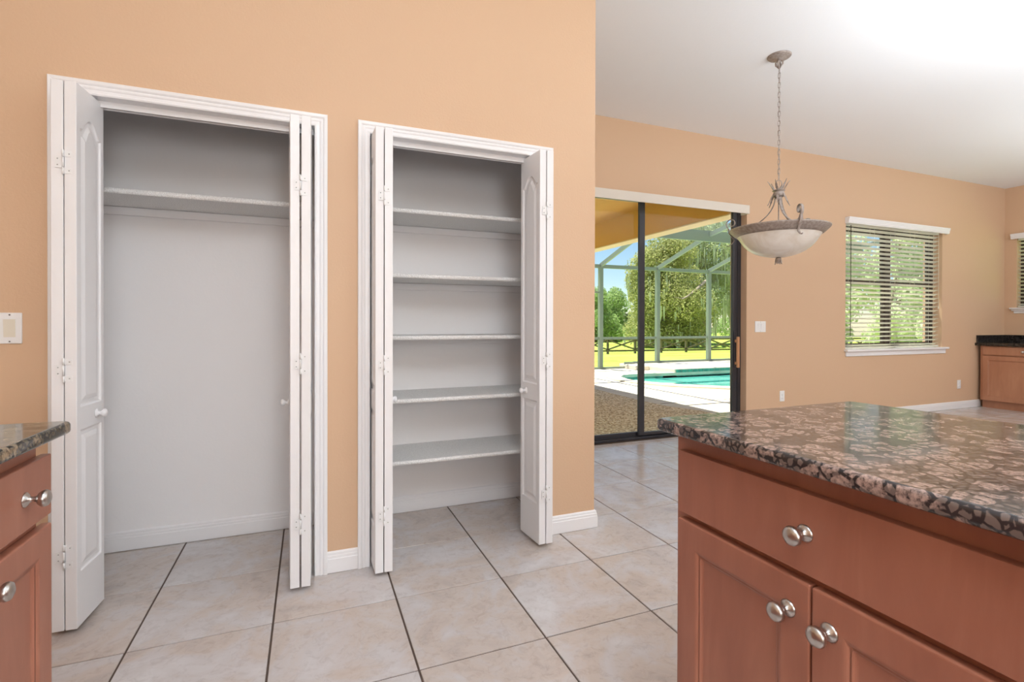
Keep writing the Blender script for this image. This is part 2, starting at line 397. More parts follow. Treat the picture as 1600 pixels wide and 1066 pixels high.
# baseboards
BP = [(0, 0.095), (0.005, 0.095), (0.009, 0.090), (0.010, 0.080), (0.0125, 0.077), (0.0125, 0.066), (0.0145, 0.063), (0.0145, 0.002), (0, 0.002)]
def base_run(mb, p, q, n, m0=0, m1=0):
    """p->q along the wall foot, n = outward normal; m0/m1 mitre signs"""
    p, q, n = Vector((*p, 0)), Vector((*q, 0)), Vector((*n, 0)); d = (q-p).normalized(); k = len(BP); vs = []
    for (e, m_) in ((p, m0), (q, m1)):
        for o, z in BP: vs.append(e + n*o + d*o*m_ + Vector((0, 0, z)))
    fs = [tuple(range(k)), tuple(range(2*k-1, k-1, -1))]+[(i, k+i, k+(i+1) % k, (i+1) % k) for i in range(k)]
    mb.add(vs, fs)
bb = MB(); base_run(bb, (-2.2, YC), (A0-0.0535, YC), (0, -1)); base_run(bb, (A1+0.0535, YC), (B0-0.0535, YC), (0, -1))
base_run(bb, (B1+0.0535, YC), (CE, YC), (0, -1), 0, 1); base_run(bb, (CE, YC), (CE, YF), (1, 0), -1, 0)
struct('baseboard_closets', bb, 'trim_paint')
bb = MB(); base_run(bb, (CE, YF), (SX0, YF), (0, -1)); base_run(bb, (SX1, YF), (XR-0.6, YF), (0, -1)); struct('baseboard_far', bb, 'trim_paint')
bb = MB(); base_run(bb, (-1.06, YB), (0.13, YB), (0, -1)); base_run(bb, (0.19, YB), (1.295, YB), (0, -1))
base_run(bb, (1.295, YC+TH+0.01), (1.295, YB), (-1, 0)); base_run(bb, (-1.06, YC+TH+0.01), (-1.06, YB), (1, 0))
base_run(bb, (0.13, YC+TH+0.01), (0.13, YB), (-1, 0)); base_run(bb, (0.19, YC+TH+0.01), (0.19, YB), (1, 0))
struct('baseboard_closet_interior', bb, 'trim_paint')

# casings and jambs
CP = [(0, 0), (0, 0.010), (0.005, 0.0125), (0.011, 0.010), (0.020, 0.0095), (0.024, 0.0125), (0.029, 0.0135), (0.034, 0.0115), (0.037, 0.015), (0.041, 0.0175), (0.051, 0.0185), (0.0535, 0.016), (0.0535, 0)]
def casing(x0, x1, zt, y, name, label):
    mb = MB(); k = len(CP); vs = []
    for c in range(4):
        for o, p in CP:
            x = (x0-o) if c < 2 else (x1+o); z = 0.0 if c in (0, 3) else zt+o
            vs.append((x, y-p, z))
    fs = []
    for c in range(3):
        for i in range(k): j = (i+1) % k; fs.append((c*k+i, c*k+j, (c+1)*k+j, (c+1)*k+i))
    fs += [tuple(range(k)), tuple(range(4*k-1, 3*k-1, -1))]
    mb.add(vs, fs)
    t = struct(name, mb, 'trim_paint', label=label)
    j = MB(); j.box(x0-0.013, x0, y, y+TH+0.006, 0, zt+0.013); j.box(x1, x1+0.013, y, y+TH+0.006, 0, zt+0.013); j.box(x0, x1, y, y+TH+0.006, zt, zt+0.013)
    obj('jamb', j, 'trim_paint', t)
    tr_ = MB(); tr_.box(x0+0.004, x1-0.004, y+0.042, y+0.072, zt-0.012, zt); tr_.box(x0+0.004, x1-0.004, y+0.042, y+0.045, zt-0.024, zt-0.012); tr_.box(x0+0.004, x1-0.004, y+0.069, y+0.072, zt-0.024, zt-0.012)
    obj('door_track', tr_, 'trim_paint', t)
    return t
casing(A0, A1, OT, YC, 'trim_1', 'white moulded casing round the wide left closet')
casing(B0, B1, OT, YC, 'trim_2', 'white moulded casing round the shelved pantry closet')

# ------------------------------------------------------------------ bifold doors
DW, DT, DZ0, DH = 0.208, 0.036, 0.018, 1.975
def leaf(parent, x, y, ang, relief, knob=None):
    """x,y = room-side corner at the smaller x; ang = lean of the leaf towards +x going deep; relief side +1 (faces +x) / -1"""
    c_, s_ = math.cos(R(ang)), math.sin(R(ang))
    d = Vector((s_, c_, 0)); n = Vector((c_, -s_, 0)); o = Vector((x, y, DZ0))
    if relief > 0: Mp = lambda s, t, z: o + d*s + n*(DT-t) + Vector((0, 0, z))
    else: Mp = lambda s, t, z: o + d*s + n*t + Vector((0, 0, z))
    e0, e1 = 0.027, 0.185
    def nest(fn): return [(fn(0), 0.0), (fn(0.004), 0.0055), (fn(0.009), 0.007), (fn(0.020), 0.0065), (fn(0.036), 0.0015), (fn(0.038), 0.001)]
    up = nest(lambda i: archrect(e0, e1, 0.80, 1.868, 0.05, i)); lo = nest(lambda i: rect(e0, e1, 0.198, 0.715, i))
    o1 = struct('door_panel', slab(DW, DH, DT, [up, lo], Mp), 'white_paint', parent, bevel=0.0015, segs=1)
    if knob:
        ks, kz = knob; p = Vector(Mp(ks, 0, kz)); nn = n*relief
        ax = 'x' if relief > 0 else '-x'
        struct('door_knob', MB().lathe([(0.017, 0), (0.017, 0.003), (0.009, 0.006), (0.0065, 0.012), (0.008, 0.016), (0.0145, 0.022), (0.016, 0.028), (0.012, 0.034), (0.0, 0.036)], p, 16, ax), 'white_paint', o1)
    return o1
def hinge(parent, xg, y, z, flip=1):
    """non-mortise hinge across the gap between two leaf edges"""
    a = MB(); a.box(xg-0.024*flip, xg-0.002*flip, y-0.002, y-0.0003, z-0.021, z+0.021)
    a.box(xg+0.002*flip, xg+0.024*flip, y-0.002, y-0.0003, z+0.020, z+0.040); a.box(xg+0.002*flip, xg+0.024*flip, y-0.002, y-0.0003, z-0.040, z-0.020)
    a.box(xg-0.003, xg+0.003, y-0.002, y-0.0003, z+0.020, z+0.042); a.box(xg-0.003, xg+0.003, y-0.002, y-0.0003, z-0.042, z-0.020)
    for z0, z1 in ((-0.044, -0.020), (-0.018, 0.018), (0.020, 0.044)):
        a.lathe([(0, z+z0), (0.0032, z+z0), (0.0032, z+z1), (0, z+z1)], (xg, y-0.004, 0), 10)
    h_ = struct('hinge', a, 'hinge_white', parent)
    s_ = MB()
    for dx, dz in ((-0.016, 0.011), (-0.016, -0.011), (0.017, 0.030), (0.017, -0.030)):
        s_.lathe([(0.0026, 0), (0.0022, 0.0008), (0, 0.001)], (xg+dx*flip, y-0.002, z+dz), 8, '-y')
    struct('hinge_screw', s_, 'plate_grey', h_)
def bifold(name, label, leaves, xg, yg, zs, flip):
    t = empty(name, (leaves[0][0], leaves[0][1], 0), label, kind='structure')
    for a in leaves: leaf(t, *a)
    for z in zs: hinge(t, xg, yg, z, flip)
HZ1 = (1.70, 0.955, 0.285); HZ2 = (1.69, 0.94, 0.27)
bifold('door_1', 'folded white bifold door at the left jamb of the wide closet, arched panel and knob showing',
       [(-0.8505, 2.274, 0.0, -1), (-0.8115, 2.273, 4.5, 1, (0.145, 0.757))], -0.8130, 2.272, HZ1, 1)
bifold('door_2', 'folded white bifold door at the right jamb of the wide closet, seen edge-on',
       [(-0.0715, 2.281, -3.0, -1, (0.145, 0.757)), (-0.0285, 2.281, 2.2, 1)], -0.0320, 2.280, HZ1, 1)
bifold('door_3', 'folded white bifold door at the left jamb of the shelved pantry, seen edge-on',
       [(0.272, 2.281, -1.8, -1), (0.3115, 2.281, 3.0, 1, (0.165, 0.745))], 0.3098, 2.280, HZ2, 1)
bifold('door_4', 'folded white bifold door at the right jamb of the shelved pantry, arched panel and knob showing',
       [(1.067, 2.276, -3.8, -1, (0.145, 0.757)), (1.1065, 2.276, 0.2, 1)], 1.1048, 2.275, HZ2, 1)

# ------------------------------------------------------------------ closet shelves
def shelf(x0, x1, yf, zt, th, label, group):
    t = empty('closet_shelf', ((x0+x1)/2, (yf+YB)/2, zt-th), label, 'shelf', group)
    mb = MB().box(x0+0.002, x1-0.002, yf+0.004, YB-0.001, zt-th, zt)
    obj('shelf_board', mb, 'shelf_liner', t)
    n = 60; fr_ = MB(); vs = []          # rounded front lip wrapped with liner, slightly uneven
    for i in range(n+1):
        x = x0+0.002+(x1-x0-0.004)*i/n; e = random.uniform(-0.0008, 0.0008)
        vs += [(x, yf+0.006, zt+0.0008+e), (x, yf+0.001+e, zt-0.002+e), (x, yf+e, zt-th/2), (x, yf+0.001+e, zt-th+0.002+e), (x, yf+0.006, zt-th-0.0006+e)]
    fr_.add(vs, [(i*5+k, (i+1)*5+k, (i+1)*5+k+1, i*5+k+1) for i in range(n) for k in range(4)], True)
    obj('front_lip', fr_, 'shelf_liner', t)
    cl = MB().box(x0+0.004, x1-0.004, YB-0.019, YB-0.001, zt-th-0.04, zt-th-0.001)
    cl.box(x0+0.002, x0+0.019, yf+0.03, YB-0.02, zt-th-0.04, zt-th-0.001).box(x1-0.019, x1-0.002, yf+0.03, YB-0.02, zt-th-0.04, zt-th-0.001)
    obj('wall_cleat', cl, 'closet_white', t, bevel=0.002)
shelf(-1.06, 0.13, 2.69, 1.715, 0.022, 'single wide white speckled shelf high in the left closet', None)
names = ['lowest', 'second lowest', 'middle', 'second highest', 'topmost']
for i, zt in enumerate((0.404, 0.728, 1.058, 1.383, 1.722)):
    shelf(0.19, 1.295, 2.64, zt, 0.020, f'{names[i]} of the five white speckled pantry shelves', 'shelves in the pantry closet')

# ------------------------------------------------------------------ sliding glass door
sd = empty('door_5', ((SX0+SX1)/2, YF+0.1, 0), 'dark framed sliding glass door opening to the pool patio', kind='structure')
y0, y1 = YF+0.075, YF+0.165
fr_ = MB().box(SX0, SX0+0.045, y0, y1, 0, SZ).box(SX1-0.045, SX1, y0, y1, 0, SZ).box(SX0+0.045, SX1-0.045, y0, y1, SZ-0.02, SZ).box(SX0+0.045, SX1-0.045, y0-0.01, y1, 0, 0.022)
fr_.box(SX0+0.045, SX1-0.045, y0+0.028, y0+0.032, 0.022, 0.034).box(SX0+0.045, SX1-0.045, y0+0.060, y0+0.064, 0.022, 0.034)
struct('door_frame', fr_, 'charcoal_frame', sd, bevel=0.002)
def sash(x0, x1, yc, z0, z1, st, name, nm2='glass_pane', mat='charcoal_frame', par=sd, rb=0.06, rt=0.022):
    mb = MB().box(x0, x0+st, yc-0.014, yc+0.014, z0, z1).box(x1-st, x1, yc-0.014, yc+0.014, z0, z1)
    mb.box(x0+st, x1-st, yc-0.014, yc+0.014, z0, z0+rb).box(x0+st, x1-st, yc-0.014, yc+0.014, z1-rt, z1)
    p = struct(name, mb, mat, par, bevel=0.002)
    struct(nm2, MB().box(x0+st, x1-st, yc-0.002, yc+0.002, z0+rb, z1-rt), 'glass', p)
    return p
sash(2.975, SX1-0.047, y0+0.018, 0.032, SZ-0.021, 0.062, 'sliding_panel', rb=0.03)
sash(SX0+0.047, 3.065, y0+0.058, 0.032, SZ-0.021, 0.062, 'fixed_panel', rb=0.03)
hx = SX1-0.08
hd = MB().box(hx-0.016, hx+0.016, y0-0.004, y0+0.003, 0.66, 1.04); struct('handle_plate', hd, 'charcoal_frame', sd, bevel=0.003)
hd = MB().box(hx-0.014, hx+0.014, y0-0.052, y0-0.030, 0.66, 0.985).box(hx-0.010, hx+0.010, y0-0.032, y0-0.002, 0.69, 0.72).box(hx-0.010, hx+0.010, y0-0.032, y0-0.002, 0.925, 0.955)
struct('door_handle', hd, 'handle_wood', sd, bevel=0.004)

va = empty('window_valance', (3.0, YF-0.05, 2.25), 'long beige fabric box valance above the sliding glass door', 'valance')
obj('valance_board', MB().box(1.60, 4.197, YF-0.105, YF-0.09, 2.252, 2.338).box(4.182, 4.197, YF-0.09, YF, 2.252, 2.338).box(1.60, 1.615, YF-0.09, YF, 2.252, 2.338).box(1.615, 4.182, YF-0.09, YF, 2.328, 2.338), 'valance_fabric', va, bevel=0.002)
obj('head_rail', MB().box(1.64, 4.16, YF-0.065, YF-0.02, 2.290, 2.327), 'blind_white', va)

# ------------------------------------------------------------------ window 1 (far wall)
def window_far():
    yc = YF+0.135
    w = struct('window_1', MB().box(WX0, WX0+0.05, yc-0.03, yc+0.03, WZ0, WZ1).box(WX1-0.05, WX1, yc-0.03, yc+0.03, WZ0, WZ1).box(WX0+0.05, WX1-0.05, yc-0.03, yc+0.03, WZ0, WZ0+0.045).box(WX0+0.05, WX1-0.05, yc-0.03, yc+0.03, WZ1-0.045, WZ1).box(6.68, 6.78, yc-0.03, yc+0.03, WZ0+0.045, WZ1-0.045), 'bronze_frame', bevel=0.002, loc=(6.72, yc, WZ0), label='dark framed double window in the far wall behind a white blind')
    for x0, x1 in ((WX0+0.05, 6.68), (6.78, WX1-0.05)):
        for z0, z1, dy in ((WZ0+0.046, 1.655, -0.012), (1.605, WZ1-0.046, 0.012)):
            s_ = struct('window_sash', MB().box(x0, x0+0.028, yc+dy-0.01, yc+dy+0.01, z0, z1).box(x1-0.028, x1, yc+dy-0.01, yc+dy+0.01, z0, z1).box(x0+0.028, x1-0.028, yc+dy-0.01, yc+dy+0.01, z0, z0+0.042).box(x0+0.028, x1-0.028, yc+dy-0.01, yc+dy+0.01, z1-0.045, z1), 'bronze_frame', w)
            struct('window_pane', MB().box(x0+0.028, x1-0.028, yc+dy-0.002, yc+dy+0.002, z0+0.042, z1-0.045), 'glass', s_)
    sl = MB().box(WX0-0.02, WX1+0.085, YF-0.045, YF+0.10, 0.800, 0.824).box(WX0+0.0, WX1+0.06, YF-0.016, YF, 0.742, 0.800)
    struct('window_sill', sl, 'trim_paint', w, bevel=0.004)
window_far()
def blind(name, along, a0, a1, c, z0, z1, n, sgn, label, valspan, valc, top):
    """along='x' (far wall) or 'y' (right wall); c = slat centre plane; sgn = direction to the room"""
    def bx(mb, u0, u1, v0, v1, zz0, zz1):
        return mb.box(u0, u1, v0, v1, zz0, zz1) if along == 'x' else mb.box(v0, v1, u0, u1, zz0, zz1)
    mid = (a0+a1)/2
    t = empty(name, (mid, c, z0) if along == 'x' else (c, mid, z0), label, 'blind')
    pitch = (z1-z0-0.03)/n
    me = None
    tilt = R(22)
    for k in range(n):
        z = z0+0.04+pitch*k
        if me is None:
            L = (a1-a0)/2; hw = 0.0245; vs = []
            prof = [(-hw, -0.0005), (-hw*0.5, 0.0018), (0, 0.0026), (hw*0.5, 0.0018), (hw, -0.0005)]
            top_ = [(p, q+0.0026) for p, q in prof]
            ring = prof+top_[::-1]
            ring = [(p*math.cos(tilt)-q*math.sin(tilt)*sgn, q*math.cos(tilt)+p*math.sin(tilt)*sgn) for p, q in ring]
            k_ = len(ring)
            for u in (-L, L): vs += [((u, p, q) if along == 'x' else (p, u, q)) for p, q in ring]
            me = bpy.data.meshes.new('blind_slat'); me.from_pydata(vs, [], [tuple(range(k_)), tuple(range(2*k_-1, k_-1, -1))]+[(i, (i+1) % k_, k_+(i+1) % k_, k_+i) for i in range(k_)])
            me.materials.append(M['blind_white'].m); me.update()
        o = bpy.data.objects.new('blind_slat', me); link(o, t); o.location = (0, 0, z-z0)
    br = bx(MB(), a0, a1, c-0.025, c+0.025, z0+0.002, z0+0.022); obj('bottom_rail', br, 'blind_white', t, bevel=0.004)
    hr = bx(MB(), a0, a1, c-0.024, c+0.024, z1-0.005, z1+0.035); obj('head_rail', hr, 'blind_white', t)
    cords = MB()
    nst = 5 if along == 'x' else 4
    for i in range(nst):
        u = a0+0.12+(a1-a0-0.24)*i/(nst-1)
        for e in (-0.026, 0.026):
            p = ((u, c+e, z0+0.01), (u, c+e, z1)) if along == 'x' else ((c+e, u, z0+0.01), (c+e, u, z1))
            cords.tube(p, 0.0011, 5)
    obj('ladder_cord', cords, 'blind_white', t)
    vp0, vp1 = valspan
    V = MB(); depth = 0.05
    prof = [(0, 0), (0.010, 0.0), (0.012, 0.008), (0.016, 0.012), (0.016, 0.030), (0.020, 0.038), (0.022, 0.050), (0.026, 0.058), (0.026, 0.072), (0, 0.072)]
    vs = []; kk = len(prof)
    for u in (vp0, vp1):
        for o_, z in prof:
            q = valc+sgn*(depth-0.02+o_)
            vs.append((u, q, top-0.072+z) if along == 'x' else (q, u, top-0.072+z))
    V.add(vs, [tuple(range(kk)), tuple(range(2*kk-1, kk-1, -1))]+[(i, (i+1) % kk, kk+(i+1) % kk, kk+i) for i in range(kk)])
    for u in (vp0, vp1-0.012): bx(V, u, u+0.012, min(valc, valc+sgn*(depth-0.02)), max(valc, valc+sgn*(depth-0.02)), top-0.072, top)
    obj('valance', V, 'trim_paint', t)
    return t
b1 = blind('window_blind', 'x', 5.815, 7.60, YF+0.035, 0.828, 2.285, 27, -1, 'white slatted blind over the dark framed window in the far wall', (5.785, 7.72), YF, 2.365)
wd = MB().tube([(5.885, YF-0.002, 2.28), (5.883, YF-0.004, 1.45), (5.881, YF-0.004, 0.98)], 0.004, 6)
obj('tilt_wand', wd, 'bronze_frame', b1)
wd = MB().tube([(7.56, YF-0.006, 2.28), (7.56, YF-0.008, 1.36)], 0.0018, 6).lathe([(0.001, 0.04), (0.006, 0.02), (0.008, 0), (0, 0)], (7.56, YF-0.008, 1.32), 8)
obj('pull_cord', wd, 'blind_white', b1)

# window 2 (right wall)
def window_right():
    xc = XR+0.135; ym = (VY0+VY1)/2
    w = struct('window_2', MB().box(xc-0.03, xc+0.03, VY0, VY0+0.05, VZ0, VZ1).box(xc-0.03, xc+0.03, VY1-0.05, VY1, VZ0, VZ1).box(xc-0.03, xc+0.03, VY0+0.05, VY1-0.05, VZ0, VZ0+0.045).box(xc-0.03, xc+0.03, VY0+0.05, VY1-0.05, VZ1-0.045, VZ1).box(xc-0.02, xc+0.02, VY0+0.05, VY1-0.05, 1.80, 1.84), 'bronze_frame', loc=(xc, ym, VZ0), label='dark framed window in the right-hand wall above the buffet')
    struct('window_pane', MB().box(xc-0.002, xc+0.002, VY0+0.05, VY1-0.05, VZ0+0.045, 1.80).box(xc-0.002, xc+0.002, VY0+0.05, VY1-0.05, 1.84, VZ1-0.045), 'glass', w)
    struct('window_sill', MB().box(XR-0.05, XR+0.10, VY0-0.06, VY1+0.06, 1.33, 1.352).box(XR-0.03, XR, VY0-0.04, VY1+0.045, 1.305, 1.33).box(XR-0.014, XR, VY0-0.02, VY1+0.025, 1.272, 1.305), 'trim_paint', w, bevel=0.004)
window_right()
blind('window_blind', 'y', VY0+0.01, VY1-0.01, XR+0.035, 1.356, 2.285, 17, -1, 'white slatted blind on the right-hand wall above the buffet', (VY0-0.05, VY1+0.05), XR, 2.375)

# ------------------------------------------------------------------ switches and outlets
def plate(name, label, x0, x1, z0, z1, y, rockers, cat, outlet=False, ivory=True):
    xm, zm = (x0+x1)/2, (z0+z1)/2
    t = empty(name, (xm, y, zm), label, cat)
    obj('cover_plate', MB().box(x0, x1, y-0.006, y, z0, z1), 'plastic_white', t, bevel=0.003, segs=3)
    n = rockers; w = 0.034
    for i in range(n):
        xc = xm+(i-(n-1)/2)*0.046
        if not outlet:
            vs = [(xc-w/2, y-0.0065, zm-0.033), (xc+w/2, y-0.0065, zm-0.033), (xc+w/2, y-0.0085, zm), (xc-w/2, y-0.0085, zm), (xc-w/2, y-0.011, zm+0.033), (xc+w/2, y-0.011, zm+0.033)]
            bk = [(a, y-0.004, b) for a, _, b in vs]
            mb = MB().add(vs+bk, [(0,1,2,3), (3,2,5,4), (0,6,7,1), (4,5,11,10), (1,7,8,2), (2,8,11,5), (0,3,9,6), (3,4,10,9)])
            obj('rocker_switch', mb, 'plastic_ivory' if ivory else 'plastic_white', t)
        else:
            for dz in (-0.02, 0.02):
                s_ = obj('socket', MB().lathe([(0.0165, 0), (0.0165, 0.002), (0.015, 0.0025), (0, 0.0025)], (xc, y-0.006, zm+dz), 20, '-y'), 'plastic_white', t)
                obj('socket_slot', MB().box(xc-0.0072, xc-0.0052, y-0.0087, y-0.0084, zm+dz-0.002, zm+dz+0.007).box(xc+0.0052, xc+0.0072, y-0.0087, y-0.0084, zm+dz-0.002, zm+dz+0.006).box(xc-0.002, xc+0.002, y-0.0087, y-0.0084, zm+dz-0.009, zm+dz-0.005), 'screw_metal', s_)
    for dz in ((-0.049, 0.049) if not outlet else (0.0,)):
        obj('plate_screw', MB().lathe([(0.003, 0), (0.0025, 0.001), (0, 0.0012)], (xm, y-0.006, zm+dz), 10, '-y'), 'screw_metal', t)
plate('light_switch', 'single white rocker light switch on the orange wall left of the wide closet', -1.053, -0.983, 1.048, 1.162, YC, 1, 'switch')
plate('light_switch', 'double white rocker light switch on the far wall beside the sliding door', 4.386, 4.540, 1.034, 1.150, YF, 2, 'switch', ivory=False)
plate('wall_outlet', 'white wall outlet low on the far wall beside the sliding door', 4.752, 4.822, 0.277, 0.392, YF, 1, 'outlet', True)
plate('wall_outlet', 'white wall outlet low on the far wall near the buffet cabinet', 7.990, 8.065, 0.263, 0.379, YF, 1, 'outlet', True)

# ------------------------------------------------------------------ cabinets
KP = [(0.0145, 0), (0.0145, 0.0015), (0.0115, 0.004), (0.0055, 0.0075), (0.0048, 0.014), (0.006, 0.018), (0.0115, 0.0215), (0.0155, 0.0265), (0.0163, 0.031), (0.0145, 0.0355), (0.0085, 0.0385), (0, 0.0395)]
def knob(parent, p, d, mat='brushed_nickel', sc=1.0):
    obj('knob', MB().lathe([(a*sc, b*sc) for a, b in KP], p, 28, d), mat, parent)
def cab_front(parent, name, y0, y1, z0, z1, xf, d, kind, wood_, kn=None, T=0.02):
    """front on the x = xf plane facing d (-1: towards -x, +1: towards +x)"""
    w, h_ = y1-y0, z1-z0
    Mp = lambda s, t, z: Vector((xf - d*t, y0+s, z0+z))
    if kind == 'drawer': feats = []
    else:
        e = 0.057
        feats = [[(rect(e, w-e, e, h_-e), 0.0), (rect(e, w-e, e, h_-e, 0.004), 0.0035), (rect(e, w-e, e, h_-e, 0.008), 0.0045), (rect(e, w-e, e, h_-e, 0.011), 0.0085)]]
    o = obj(name, slab(w, h_, T, feats, Mp), wood_, parent, bevel=0.004, segs=3)
    if kn: knob(o, (xf, kn[0], kn[1]), 'x' if d > 0 else '-x')
    return o
# island (right)
IX = 0.765
isl = empty('kitchen_island', (1.06, -0.2, 0), 'cherry wood island cabinet in the right foreground under the pinkish granite worktop', 'cabinet')
bd = MB().box(IX+0.020, 1.39, -1.3, 0.926, 0.10, 0.887)
obj('cabinet_body', bd, 'cherry_wood', isl)
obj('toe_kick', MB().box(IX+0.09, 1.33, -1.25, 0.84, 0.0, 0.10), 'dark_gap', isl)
cab_front(isl, 'drawer', 0.283, 0.903, 0.712, 0.848, IX, -1, 'drawer', 'cherry_wood', (0.592, 0.781))
cab_front(isl, 'cabinet_door', 0.5835, 0.903, 0.13, 0.697, IX, -1, 'door', 'cherry_wood', (0.623, 0.640))
cab_front(isl, 'cabinet_door', 0.267, 0.5805, 0.13, 0.697, IX, -1, 'door', 'cherry_wood', (0.549, 0.640))
def edge_slab(poly, z0, z1, r=0.012):
    """worktop with rounded edge: stacked inset outlines"""
    n = len(poly); c = Vector((sum(p[0] for p in poly)/n, sum(p[1] for p in poly)/n))
    def inset(a):
        out = []
        for i in range(n):
            p0, p, p1 = (Vector(poly[(i+k) % n]) for k in (-1, 0, 1))
            d0 = (p-p0).normalized(); d1 = (p1-p).normalized()
            n0 = Vector((-d0.y, d0.x)); n1 = Vector((-d1.y, d1.x)); b = (n0+n1); b = b/max(b.dot(n0), 0.2)
            out.append(p+b*a)
        return out
    rings = []; K = 5
    for k in range(K+1): q = PI/2*k/K; rings.append((r-r*math.sin(q), z0+r-r*math.cos(q)))
    for k in range(K+1): q = PI/2*k/K; rings.append((r-r*math.cos(q), z1-r+r*math.sin(q)))
    mb = MB(); vs = []
    for a, z in rings: vs += [(p.x, p.y, z) for p in inset(a)]
    m_ = len(rings)
    fs = [(i*n+k, i*n+(k+1) % n, (i+1)*n+(k+1) % n, (i+1)*n+k) for i in range(m_-1) for k in range(n)]
    mb.add(vs, fs, True); mb.add(vs[:n], [tuple(reversed(range(n)))]); mb.add(vs[-n:], [tuple(range(n))])
    return mb
def rcorner(cx, cy, r, a0, a1, k=6): return [(cx+r*math.cos(R(a0+(a1-a0)*i/k)), cy+r*math.sin(R(a0+(a1-a0)*i/k))) for i in range(k+1)]
r_ = 0.02
ip = rcorner(0.730+r_, 0.940-r_, r_, 180, 90)
ip = [(0.738, -1.34), (1.425, -1.34), (1.425, 0.0), (1.425, 0.60)] + rcorner(1.400-r_, 0.950-r_, r_, 5, 90) + rcorner(0.729+r_, 0.942-r_, r_, 90, 180)
obj('granite_worktop', edge_slab(ip, 0.8875, 0.914, 0.008), 'granite', loc=(1.07, -0.2, 0.8875), label='pink and black speckled granite worktop on the island in the right foreground', cat='worktop')
# left cabinet
LX = -0.508
lc = empty('base_cabinet', (-0.82, 0.6, 0), 'cherry wood base cabinet at the left edge under the olive granite worktop', 'cabinet')
obj('cabinet_body', MB().box(-1.12, LX-0.020, -1.0, 1.345, 0.10, 0.887), 'cherry_wood', lc)
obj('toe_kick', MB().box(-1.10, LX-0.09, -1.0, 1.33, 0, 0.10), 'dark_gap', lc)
cab_front(lc, 'drawer', 1.140, 1.362, 0.722, 0.850, LX, 1, 'drawer', 'cherry_wood', (1.252, 0.785))
cab_front(lc, 'cabinet_door', 0.90, 1.362, 0.13, 0.703, LX, 1, 'door', 'cherry_wood', (1.118, 0.668))
cab_front(lc, 'drawer', 0.90, 1.125, 0.722, 0.850, LX, 1, 'drawer', 'cherry_wood', None)
lp = [(-1.15, -1.0), (-0.478, -1.0)] + rcorner(-0.478-0.02, 1.385-0.02, 0.02, 0, 90) + [(-1.15, 1.385)]
obj('granite_worktop', edge_slab(lp, 0.8875, 0.914, 0.008), 'granite_olive', loc=(-0.8, 0.2, 0.8875), label='olive brown speckled granite worktop at the left edge below the light switch', cat='worktop')
# buffet cabinet on the right wall
BX = 8.42
bc = empty('buffet_cabinet', (8.76, 3.2, 0), 'light cherry buffet cabinet in the far right corner under a black granite top', 'cabinet')
obj('cabinet_body', MB().box(BX+0.020, XR-0.003, 2.2, 3.95, 0.10, 0.83), 'cherry_wood_light', bc)
obj('toe_kick', MB().box(BX+0.07, XR-0.003, 2.2, 3.95, 0.0, 0.10), 'cherry_wood_light', bc)
cab_front(bc, 'drawer', 3.19, 3.92, 0.715, 0.825, BX, -1, 'drawer', 'cherry_wood_light', (3.50, 0.768))
cab_front(bc, 'cabinet_door', 3.19, 3.92, 0.105, 0.700, BX, -1, 'door', 'cherry_wood_light')
bt = empty('granite_countertop', (8.76, 3.2, 0.83), 'black speckled granite top with backsplash on the far right buffet', 'worktop')
bp = [(BX-0.03, 2.15), (XR, 2.15), (XR, YF), (BX-0.03, YF)]
obj('top_slab', edge_slab(bp, 0.832, 0.872, 0.006), 'granite_black', bt)
obj('backsplash', MB().box(XR-0.02, XR, 2.15, YF, 0.872, 0.972).box(BX, XR-0.02, YF-0.02, YF, 0.872, 0.972), 'granite_black', bt, bevel=0.002)

# ------------------------------------------------------------------ pendant lamp
LCX, LCY = 3.103, 2.62
lamp = empty('pendant_lamp', (LCX, LCY, H), 'pewter bowl pendant lamp with frosted glass hanging on a chain from the ceiling', 'lamp')
c0 = (LCX, LCY, 0)
obj('ceiling_canopy', MB().lathe([(0.078, H-0.001), (0.078, H-0.005), (0.074, H-0.010), (0.050, H-0.016), (0.020, H-0.026), (0.012, H-0.034), (0, H-0.034)][::-1], c0, 32), 'lamp_metal', lamp)
hk = MB()
for k in range(4):
    a = k*PI/2+0.4; ca, sa = math.cos(a), math.sin(a)
    hk.tube([(LCX+ca*r, LCY+sa*r, z) for r, z in ((0.010, H-0.03), (0.024, H-0.045), (0.022, H-0.062), (0.010, H-0.078), (0.004, H-0.09))], [0.003, 0.006, 0.007, 0.005, 0.003], 6)
hk.lathe([(0, H-0.05), (0.011, H-0.045), (0.013, H-0.03), (0, H-0.028)], c0, 16)
obj('canopy_loop', hk, 'lamp_metal', lamp)
# chain
z = H-0.088; zb = 2.160; L = 0.043; k = 0; n_ = int(round((z-zb)/(L-0.009)))
stp = (z-zb)/n_
me = None
lk = MB(); pts = []
for i in range(16):
    a = 2*PI*i/16; x = 0.0075*math.cos(a); zz = 0.0135*(1 if math.sin(a) > 0.01 else (-1 if math.sin(a) < -0.01 else 0)) + 0.0075*math.sin(a)
    pts.append((x, 0, zz))
lk.tube(pts, 0.0019, 6, closed=True)
me = bpy.data.meshes.new('chain_link'); me.from_pydata(lk.v, [], lk.f); me.materials.append(M['lamp_metal'].m)
me.polygons.foreach_set('use_smooth', [True]*len(lk.f)); me.update()
for i in range(n_):
    o = bpy.data.objects.new('chain_link', me); link(o, lamp); o.location = (0, 0, z-stp*(i+0.5)-H); o.rotation_euler = (0, 0, R(20)+(i % 2)*PI/2)
obj('power_cord', MB().tube([(LCX+0.004*math.cos(i*1.3), LCY+0.004*math.sin(i*1.3), H-0.05-(H-0.05-2.07)*i/30) for i in range(31)], 0.0016, 5), 'lamp_metal', lamp)
hub = MB()
